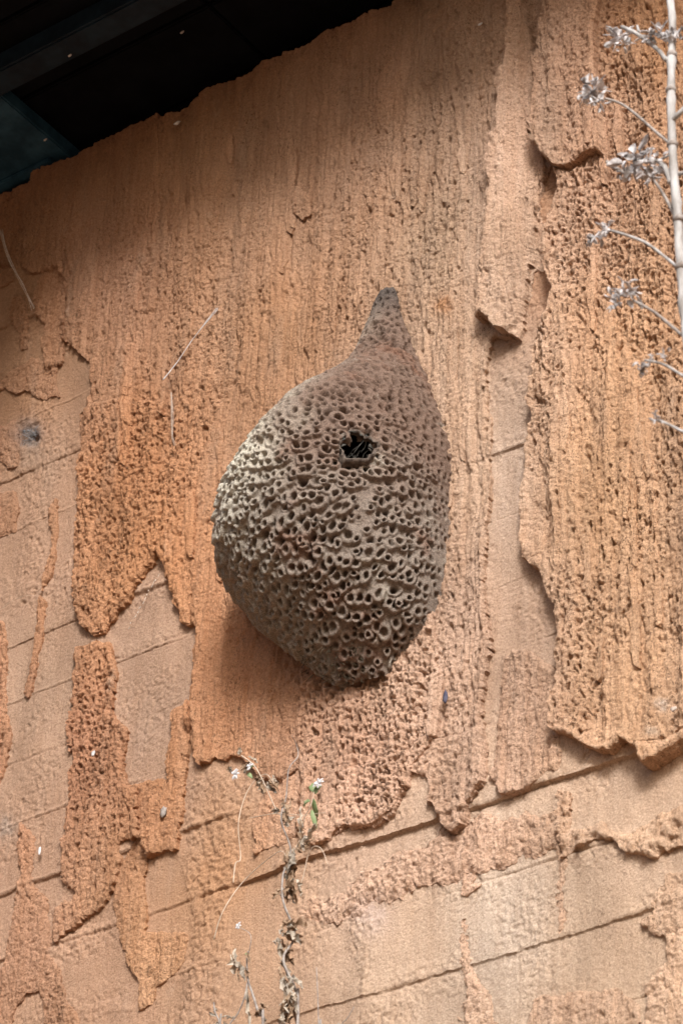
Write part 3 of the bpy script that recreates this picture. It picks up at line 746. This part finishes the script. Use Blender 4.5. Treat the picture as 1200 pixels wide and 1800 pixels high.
o = bm_obj('collar', b, MAT_LEDGE, None, True); o.parent = nest; o.matrix_parent_inverse = Matrix.Translation(-nest.location)
# hairy root fringe at the foot of the nest
b = bmesh.new()
def tube(bm, pts, radii, sides=6):
    pts = [Vector(p) for p in pts]; rings = []
    ref = Vector((0.31, 0.9, 0.22))
    for k, p in enumerate(pts):
        t = (pts[min(k + 1, len(pts) - 1)] - pts[max(k - 1, 0)]).normalized()
        a = t.cross(ref).normalized(); c = t.cross(a)
        r = radii[k] if hasattr(radii, '__len__') else radii
        rings.append([bm.verts.new(p + (a * math.cos(2 * math.pi * q / sides) + c * math.sin(2 * math.pi * q / sides)) * r) for q in range(sides)])
    for r0, r1 in zip(rings[:-1], rings[1:]):
        for q in range(sides): bm.faces.new((r0[q], r0[(q + 1) % sides], r1[(q + 1) % sides], r1[q]))
    bm.faces.new(rings[0][::-1]); bm.faces.new(rings[-1])
for k in range(110):
    p, n = nest_point(rnd.uniform(530, 640), rnd.uniform(1130, 1195))
    p = p + n * rnd.uniform(.0, .004)
    e = p + np.array([rnd.uniform(-.012, .012), rnd.uniform(-.006, .002), rnd.uniform(-.012, .010)])
    tube(b, [p, (p + e) / 2 + rng.normal(0, .002, 3), e], [.0007, .0006, .0003], 4)
o = bm_obj('root_fringe', b, flat_mat('mossy_root', (.045, .038, .026), (.12, .10, .07), 120), None); o.parent = nest; o.matrix_parent_inverse = Matrix.Translation(-nest.location); o['kind'] = 'stuff'

# ------------------------------------------------------------------ plants
def smooth_path(pts, n=6):
    P0 = [Vector(p) for p in pts]; out = []
    for k in range(len(P0) - 1):
        a = P0[max(k - 1, 0)]; b2 = P0[k]; c = P0[k + 1]; d = P0[min(k + 2, len(P0) - 1)]
        for t in range(n):
            u = t / n
            out.append(.5 * ((2 * b2) + (c - a) * u + (2 * a - 5 * b2 + 4 * c - d) * u * u + (3 * b2 - a - 3 * c + d) * u ** 3))
    out.append(P0[-1]); return out

def px_path(pts, y, wob=.012):
    return smooth_path([at(p[0], p[1], y + (p[2] if len(p) > 2 else 0) + rnd.uniform(-wob, wob)) for p in pts])

def tube_obj(name, path, r0, r1, mat, parent, sides=8, knots=()):
    b = bmesh.new(); n = len(path)
    rad = [r0 + (r1 - r0) * k / (n - 1) for k in range(n)]
    rad = [r * (1 + .06 * math.sin(k * 1.7) + (.28 if k in knots else 0)) for k, r in enumerate(rad)]
    tube(b, path, rad, sides)
    return bm_obj(name, b, mat, parent, True)

def leaf_bm(bm, base, direc, up, length, width, curl, twist=0., segs=6, thick=.0004, rough=0.):
    """curved pointed leaf with a folded midrib and thickness"""
    d = Vector(direc).normalized(); sd2 = d.cross(Vector(up)).normalized(); nn = sd2.cross(d).normalized()
    rows = []; p = Vector(base); segs = segs + int(4 * rough)
    for k in range(segs + 1):
        t = k / segs
        w = width * math.sin(math.pi * min(t * .92 + .06, 1)) ** .8
        ang = curl * t + rough * .5 * math.sin(k * 1.9 + length * 900)
        dd = d * math.cos(ang) - nn * math.sin(ang); n2 = nn * math.cos(ang) + d * math.sin(ang)
        tw = twist * t + rough * rnd.uniform(-.7, .7); s2 = sd2 * math.cos(tw) + n2 * math.sin(tw); n3 = n2 * math.cos(tw) - sd2 * math.sin(tw)
        wl = w * (1 - rough * rnd.uniform(0, .75)); wr = w * (1 - rough * rnd.uniform(0, .75)); fold = .55 + rough * rnd.uniform(-.2, 1.3); jit = rnd.uniform(-.2, .2) * width
        row = [p - s2 * wl + n3 * (wl * fold + jit), p + n3 * (rough * rnd.uniform(-.25, .25) * width), p + s2 * wr + n3 * (wr * fold - jit)]
        rows.append([bm.verts.new(v + n3 * thick) for v in row] + [bm.verts.new(v - n3 * thick) for v in row[::-1]])
        p = p + dd * (length / segs)
    for r0, r1 in zip(rows[:-1], rows[1:]):
        for k in range(6): bm.faces.new((r0[k], r0[(k + 1) % 6], r1[(k + 1) % 6], r1[k]))
    bm.faces.new(rows[0][::-1]); bm.faces.new(rows[-1])

def seed_head(parent, c, r, n, name='seed_head'):
    b = bmesh.new(); c = Vector(c)
    for k in range(n):
        dv = Vector((rnd.gauss(0, 1), rnd.gauss(0, .8), rnd.gauss(-.1, 1))).normalized()
        st = c + dv * r * rnd.uniform(.05, .35) + Vector((rnd.gauss(0, .25), rnd.gauss(0, .25), rnd.gauss(0, .25))) * r
        leaf_bm(b, st, dv, (rnd.gauss(0, 1), rnd.gauss(0, 1), rnd.gauss(0, 1)), r * rnd.uniform(.45, .95), r * rnd.uniform(.10, .24), rnd.uniform(-2.2, 2.4), rnd.uniform(-1, 1), 5, .0003)
    for k in range(n // 3):
        dv = Vector((rnd.gauss(0, 1), rnd.gauss(0, .8), rnd.gauss(0, 1))).normalized()
        tube(b, [c, c + dv * r * .6 + Vector((0, 0, .1)) * r, c + dv * r * 1.05], [.0010, .0008, .0004], 5)
    bmesh.ops.recalc_face_normals(b, faces=b.faces)
    return bm_obj(name, b, MAT_HEAD, parent)

# tall bleached stalk at the right edge, in front of the wall
YS = -.72
foot = at(1232, 1000, YS); foot = np.array([foot[0] + .05, YS - .02, GROUND_Z - .14])
stalk = empty('dry_weed_stalk', tuple(foot))
tag(stalk, 'tall bleached white dry weed stalk with grey seed heads at the right edge', 'dry plant')
sp = [foot, (foot + at(1236, 1000, YS)) / 2 + np.array([.015, 0, 0]), at(1236, 1000, YS), at(1216, 700, YS), at(1204, 560, YS), at(1196, 470, YS), at(1190, 380, YS), at(1183, 300, YS), at(1179, 200, YS), at(1179, 120, YS), at(1181, 40, YS), at(1176, -10, YS), at(1172, -90, YS), at(1176, -180, YS)]
tube_obj('stem', smooth_path(sp, 7), .0060, .0038, MAT_STEM, stalk, 10, (29, 30, 44, 58, 64))
k_ = 1.0
BR = [  # branch path, radius, seed heads (px, py, radius mm, pieces)
    ([(1170,106),(1156,88),(1138,74),(1116,58),(1092,47)], .0030, MAT_STEM, [(1087,66,19,16),(1098,78,13,9)]),
    ([(1122,56),(1119,45)], .0018, MAT_STEM, []),
    ([(1178,254),(1152,232),(1118,202),(1090,182),(1062,173)], .0019, MAT_TWIG, [(1044,158,21,22),(1052,178,14,10),(1028,172,12,9)]),
    ([(1186,382),(1170,350),(1152,322),(1133,298)], .0021, MAT_TWIG, [(1122,284,24,26),(1148,308,15,9)]),
    ([(1178,322),(1170,298),(1158,284),(1148,282)], .0036, MAT_STEM, [(1140,284,18,14)]),
    ([(1178,272),(1160,280),(1146,286)], .0016, MAT_STEM, []),
    ([(1106,310),(1090,300),(1074,292),(1066,284)], .0026, MAT_TWIG, [(1096,306,11,7)]),
    ([(1193,472),(1168,452),(1136,428),(1102,414),(1068,404)], .0020, MAT_STEM, [(1063,404,14,12),(1046,416,14,12),(1034,424,8,6)]),
    ([(1206,596),(1180,574),(1148,548),(1112,528)], .0021, MAT_TWIG, [(1099,514,17,16),(1083,520,13,10),(1078,538,9,6)]),
    ([(1212,668),(1190,655),(1164,640),(1132,633)], .0018, MAT_STEM, [(1127,644,12,11),(1147,625,7,5),(1165,624,8,6),(1126,656,7,5)]),
    ([(1220,766),(1196,757),(1172,745),(1154,738)], .0017, MAT_STEM, [(1151,738,8,7)]),
    ([(1181,212),(1196,196),(1222,170)], .0034, MAT_STEM, []),
    ([(1190,306),(1206,302),(1240,280)], .0030, MAT_TWIG, []),
]
for path, r, mat, heads in BR:
    tube_obj('branch', px_path(path, YS, .006), r * .9, r * .7, mat, stalk)
    for hx, hy, hr, n in heads:
        seed_head(stalk, at(hx, hy, YS + rnd.uniform(-.006, .006)), hr * .00088 * 1.05, n)
for px_, py_, rr in ((1197, 470, .0068), (1193, 386, .0066), (1181, 254, .0058), (1178, 158, .0056), (1180, 96, .0054)):   # leaf-scar nodes
    b = bmesh.new(); q = at(px_, py_, YS)
    tube(b, [q + np.array([0, 0, -.004]), q + np.array([0, 0, -.0015]), q + np.array([0, 0, .0015]), q + np.array([0, 0, .004])], [rr * .85, rr * 1.12, rr * 1.05, rr * .8], 10)
    bm_obj('node', b, MAT_TWIG, stalk, True)
for hx, hy, hr, n in ((1158,58,18,15),(1142,66,13,10),(1178,64,14,11),(1190,58,12,8)):
    seed_head(stalk, at(hx, hy, YS - .006), hr * .00092, n)

# dry climbing weed at the foot of the picture
YV = -.22
vf = at(520, 1800, YV); foot = np.array([vf[0] + .01, YV, GROUND_Z - .005])
weed = empty('withered_climber', tuple(foot))
tag(weed, 'withered thin climbing weed with curled dry leaves and straw tendrils below the nest', 'dry plant', 'withered weeds at the foot of the wall')
mainp = [foot, np.array([foot[0] + .02, YV, (foot[2] + vf[2]) / 2])] + [at(x, y, YV) for x, y in ((520,1800),(512,1740),(507,1690),(506,1640),(504,1590),(502,1540),(502,1490),(506,1445),(505,1400),(510,1355),(517,1325),(515,1304),(520,1298))]
mainp = mainp[:2] + [np.array(q) + np.array([rnd.uniform(-.004, .004), rnd.uniform(-.01, .01), 0]) for q in mainp[2:]]
tube_obj('stem', smooth_path(mainp, 6), .0022, .0004, MAT_TWIG, weed, 6)
for path, r in (([(376,1652),(392,1602),(430,1547),(488,1498),(503,1506)], .0010), ([(410,1552),(414,1518),(423,1508),(419,1450),(430,1402),(448,1372),(468,1361),(482,1378)], .0009),
                ([(508,1585),(530,1550),(541,1505),(552,1488),(566,1494),(576,1520)], .0009), ([(438,1438),(486,1430),(532,1433),(572,1428)], .0007),
                ([(424,1328),(446,1345),(462,1372),(480,1412),(490,1430),(503,1436)], .0012), ([(530,1462),(536,1436),(546,1416),(552,1392)], .0010),
                ([(492,1462),(498,1446),(503,1428)], .0009), ([(532,1462),(526,1480),(514,1500),(508,1512)], .0016)):
    tube_obj('tendril', px_path(path, YV, .008), r * .8, r * .55, MAT_VINE, weed, 5)
def leaf(parent, x, y, y_depth, dx, dy, L, W, curl, twist, mat, name='leaf'):
    """leaf from photo spot (x,y) pointing (dx,dy) in the picture, L, W in mm"""
    a = at(x, y, y_depth); c = at(x + dx, y + dy, y_depth + rnd.uniform(-.01, .01))
    b = bmesh.new()
    leaf_bm(b, a, c - a, (rnd.uniform(-.4, .4), -1, rnd.uniform(-.3, .5)), L * .001, W * .001 * (.85 if name == 'withered_leaf' else .8), curl, twist * 1.4, rough=.9 if name == 'withered_leaf' else .15)
    bmesh.ops.recalc_face_normals(b, faces=b.faces)
    return bm_obj(name, b, mat, parent, name != 'withered_leaf')
for (x, y, dx, dy, L, W, c, t, m) in (
    (505,1442,3,-34,34,6,.5,.8,0),(528,1465,8,-36,38,6,-.5,1,1),(530,1500,-8,-30,28,5,.9,.4,0),(515,1500,-6,34,40,5,.6,1.4,0),(508,1498,8,40,44,5,-.6,1.2,1),(512,1530,-9,38,40,5,1.1,.6,0),
    (518,1545,-12,28,32,4,.9,1.8,1),(500,1560,-6,16,18,3,.7,.5,1),(506,1622,12,20,26,7,2.0,.8,0),(497,1640,14,8,28,6,1.8,.4,1),(512,1618,6,24,26,5,-1.9,.6,0),(494,1642,-2,-20,24,4,1.2,.4,1),(496,1650,6,24,28,5,1.4,.6,0),
    (500,1680,-2,38,36,4,.5,1.8,0),(504,1712,8,30,34,4,.4,2.2,1),(506,1730,4,36,42,6,.6,1.4,1),(512,1745,-14,40,44,7,.5,.6,0),(500,1772,-5,26,34,7,.9,-.5,1),(516,1750,2,34,36,4,.5,1.2,0),
    (497,1420,6,-18,18,4,.5,.3,0),(490,1425,-10,-6,16,4,1.2,.8,0),(470,1375,10,18,20,4,.8,.5,1),(455,1378,4,20,22,4,.9,.8,1),(440,1345,-8,6,14,3,1.2,.6,1),(462,1370,-14,8,18,3,.6,1.2,1),(436,1330,14,8,20,3,.6,1,1),(408,1348,-2,12,13,3.5,.5,.3,1),(424,1325,-4,-10,12,3,.6,.3,0),(480,1362,4,16,16,3,1.0,.3,1)):
    for rp in range(3 if y > 1430 else 2):
        leaf(weed, x + rp * rnd.uniform(-5, 5), y + rp * rnd.uniform(-6, 12), YV + rnd.uniform(-.008, .004), dx + rp * rnd.uniform(-8, 8), dy + rp * rnd.uniform(-9, 9), L * rnd.uniform(.8, 1.1), W * 1.35 * rnd.uniform(.7, 1.1), c, t, MAT_GREYLEAF if (m + rp) % 2 else MAT_DRYLEAF, 'withered_leaf')
for (x, y, dx, dy, L, W, c, t) in ((545,1408,-18,6,22,4.5,.6,.2),(551,1404,4,22,24,4.5,.3,.2),(553,1394,-5,-14,16,6,.3,0),(555,1396,6,-12,14,5,.4,0),(548,1424,5,24,26,4,.4,.4),(436,1360,10,10,14,3.5,.6,.1),(440,1352,6,-8,11,3.5,.5,.1)):
    leaf(weed, x, y, YV, dx, dy, L, W, c, t, MAT_GREEN, 'green_leaf')
def flower(parent, x, y, y_depth, r):
    b = bmesh.new(); c = at(x, y, y_depth)
    for k in range(8):
        a = k * 2.4 + rnd.random(); dv = Vector((math.cos(a), -.5, math.sin(a)))
        leaf_bm(b, c, dv, (0, -1, .2), r * rnd.uniform(.8, 1.15), r * .24, .7, 0, 4, .0002)
    bmesh.ops.recalc_face_normals(b, faces=b.faces)
    return bm_obj('flower', b, MAT_PETAL, parent, True)
for x, y, r in ((561,1378,.0085), (415,1362,.0085), (440,1348,.006)): flower(weed, x, y, YV - .004, r)

# second, lower weed at the bottom edge
vf = at(462, 1830, YV); foot = np.array([vf[0], YV, GROUND_Z - .005])
weed2 = empty('withered_weed', tuple(foot))
tag(weed2, 'short forked withered weed with a hanging grey leaf, left of the tall climber', 'dry plant', 'withered weeds at the foot of the wall')
tube_obj('stem', smooth_path([foot, (foot + vf) / 2 + np.array([.02, 0, 0]), vf, at(455, 1785, YV), at(445, 1750, YV), at(436, 1722, YV), at(434, 1690, YV), at(436, 1672, YV)], 6), .0024, .0009, MAT_TWIG, weed2, 6)
tube_obj('branch', px_path([(436,1722),(430,1752),(418,1782),(402,1806),(396,1860)], YV, .004), .0011, .0009, MAT_TWIG, weed2, 5)
for (x, y, dx, dy, L, W, c, t, m) in ((415,1668,-6,26,34,8,.8,.3,1),(408,1676,4,20,26,6,1.2,.5,0),(414,1688,8,30,36,6,.7,.7,1),(420,1704,-2,14,18,3,.6,.3,0),(434,1674,3,24,22,3,.4,.6,0),(435,1738,1,52,54,5,.3,.7,1),(458,1762,8,10,16,4,.8,.2,0),(462,1772,-8,6,14,4,.9,.2,0),(455,1780,10,14,18,3,.5,.2,1),(432,1700,4,26,22,2.5,.3,.5,0)):
    leaf(weed2, x, y, YV + rnd.uniform(-.006, .004), dx, dy, L, W, c, t, MAT_GREYLEAF if m else MAT_DRYLEAF, 'withered_leaf')
leaf(weed2, 436, 1680, YV, -1, -12, 12, 4, .4, 0, MAT_GREEN, 'green_bud')
flower(weed2, 420, 1628, YV, .0055)
tube_obj('tendril', px_path([(434,1690),(441,1655),(438,1640),(420,1630)], YV, .004), .0006, .0004, MAT_TWIG, weed2, 5)

vf = at(384, 1840, YV); foot = np.array([vf[0], YV, GROUND_Z - .005])
weed3 = empty('dead_sprig', tuple(foot))
tag(weed3, 'small dead grey sprig poking up at the bottom edge, leftmost of the weeds', 'dry plant', 'withered weeds at the foot of the wall')
tube_obj('stem', smooth_path([foot, (foot + vf) / 2, vf, at(386, 1800, YV), at(378, 1778, YV), at(376, 1762, YV)], 5), .0018, .0008, MAT_TWIG, weed3, 6)
for (x, y, dx, dy) in ((378,1780,-2,-16),(384,1792,12,-8),(392,1796,10,10),(386,1795,-10,8),(398,1790,12,-4),(380,1786,-8,-4)):
    leaf(weed3, x, y, YV, dx, dy, 16, 3, .8, .5, MAT_GREYLEAF, 'withered_leaf')
for pts in (((556,1700),(558,1740),(560,1800),(562,1850)), ((622,1770),(610,1790),(598,1806),(590,1860))):
    vf = at(*pts[-1], YV); foot = np.array([vf[0], YV, GROUND_Z - .005])
    w = empty('bare_twig', tuple(foot))
    tag(w, 'thin bare twig rising over the bottom edge ' + ('right beside the tall climber' if pts[0][0] < 600 else 'and bending right, farthest right of the weeds'), 'twig', 'bare twigs at the bottom edge')
    tube_obj('stem', smooth_path([foot, (foot + vf) / 2] + [at(*p, YV) for p in pts[::-1]], 5), .0012, .0005, MAT_TWIG, w, 5)

# ------------------------------------------------------------------ small things on wall and soffit
def thread(label, pts, r, y=-.016, mat=MAT_WEB, n=3, spread=3):
    t = empty('cobweb', tuple(at(*pts[0], y)))
    tag(t, label, 'cobweb', 'cobweb strands on the wall')
    for k in range(n):
        tube_obj('silk_thread', px_path([(x + rnd.uniform(-spread, spread), yy + rnd.uniform(-spread, spread)) for x, yy in pts], y, .003), r * rnd.uniform(.25, .5), r * .2, mat, t, 5)
thread('pale cobweb streak on the shaded wall near the left edge', [(2,405),(20,455),(38,500),(58,545)], .0016, -.02, MAT_WEB, 4, 4)
thread('thin cobweb strand slanting up on the crust left of the nest tip', [(285,668),(312,638),(340,594),(382,543)], .0018, -.022, MAT_PETAL, 3, 2)
t = empty('cobweb', tuple(at(226, 1104, -.010))); tag(t, 'white scratchy silk streak between two crust edges left of the nest', 'cobweb', 'cobweb strands on the wall')
for k in range(15):
    u = k / 14; x, y = 226 + 51 * u + rnd.uniform(-2, 2), 1104 - 90 * u + rnd.uniform(-3, 3); q = rnd.uniform(2, 6)
    tube_obj('silk_thread', px_path([(x, y), (x + q * .5, y - q)], -.009, .001), rnd.uniform(.0006, .0014), .0004, MAT_WEB, t, 5)
thread('thin curved straw thread lying on the wall at far left', [(0,1074),(22,1056),(48,1046),(72,1048)], .0009, -.01, MAT_VINE, 1, 1)
thread('white vertical silk streak on the crust left of the nest', [(300,690),(303,730),(302,765),(308,782)], .0013, -.018, MAT_WEB, 3, 2)

def speck(label, x, y, yd, r, mat=MAT_PETAL, name='white_fluff', cat='fluff', asp=.55):
    b = bmesh.new(); bmesh.ops.create_icosphere(b, subdivisions=2, radius=r)
    for v in b.verts:
        v.co = Vector((v.co.x * (1 + .3 * rnd.uniform(-1, 1)), v.co.y * .35, v.co.z * asp * (1 + .3 * rnd.uniform(-1, 1)) + .25 * abs(v.co.x)))
    o = bm_obj(name, b, mat, None, True); o.location = at(x, y, yd)
    tag(o, label, cat, {'fluff': 'white fluff specks on wall and roof', 'scrap': 'dry scraps caught on the wall'}.get(cat))
    return o
def at_z(px, py, z):
    d = RW @ np.array([(px - 600) / F, -(py - 900) / F, -1.])
    return CAM + (z - CAM[2]) / d[2] * d
for x, y, z, lab in ((320, 57, 5.236, 'white fluff speck stuck under the black soffit boards, nearest the top edge'), (123, 98, 5.180, 'white fluff speck stuck under the navy roof beam'), (80, 246, 5.204, 'dim fluff speck stuck under the blue joist plate')):
    q = at_z(x, y, z); o = speck(lab, x, y, float(q[1]), .0042)
    o.location = q
for x, y, lab, r, m in ((311,217,'small white fluff speck on the wall just under its top edge',.0065,MAT_PETAL),(843,43,'small white fluff speck on the upper wall left of the hanging crust strip',.004,MAT_PETAL)):
    speck(lab, x, y, -.014, r, m)
o = speck('white pointed seed husk on the smooth wall at lower left', 70, 1496, -.012, .003, MAT_PETAL, 'seed_husk', 'husk', 1.9)
speck('crumpled grey scrap caught beside a crust edge at lower left', 287, 1428, -.018, .0055, MAT_TWIG, 'dried_scrap', 'scrap', 1.6)
speck('small bluish scrap lodged in the reddish crust column', 164, 1325, -.02, .0035, MAT_HEAD, 'dried_scrap', 'scrap', 1.5)
speck('dark bluish husk beside a pale crust ridge right below the nest', 782, 1226, -.018, .0038, flat_mat('blue_husk', (.03, .03, .06), (.12, .12, .17)), 'insect_husk', 'husk', 2.6)
speck('white chip in the crust panel near the right edge', 1183, 1247, -.030, .0045, MAT_WEB, 'lime_chip', 'chip', .8)

# funnel web around a bolt hole at far left
MAT_DUST = flat_mat('dusty_silk', (.10, .11, .125), (.26, .27, .29), 200, .9, .1)
fw = empty('funnel_web', tuple(at(54, 766, -.004)))
tag(fw, 'blue-grey dusty spider web over a dark hole in the wall near the left edge', 'spider web')
c = Vector(at(54, 766, 0))
for k in range(16):
    a_ = k * .41 + rnd.uniform(-.1, .1); r1 = rnd.uniform(.010, .024); sx = rnd.uniform(.003, .008)
    b = bmesh.new()
    tube(b, [c + Vector((sx * math.cos(a_) + .007, .002, sx * math.sin(a_) - .003)), c + Vector((r1 * .6 * math.cos(a_), -.0045, r1 * .6 * math.sin(a_))), c + Vector((r1 * math.cos(a_ + .15), -.002, r1 * math.sin(a_ + .15)))], [.0004, .0005, .0003], 4)
    bm_obj('silk_thread', b, MAT_DUST, fw)
for dx, dz in ((.0, .004), (.009, .001)):
    b = bmesh.new(); bmesh.ops.create_icosphere(b, subdivisions=2, radius=.002)
    for v in b.verts: v.co = Vector((v.co.x * rnd.uniform(.7, 1.2), v.co.y * .8, v.co.z * rnd.uniform(.7, 1.2))) + c + Vector((dx - .004, -.011, dz))
    bm_obj('web_tuft', b, MAT_DUST, fw, True)
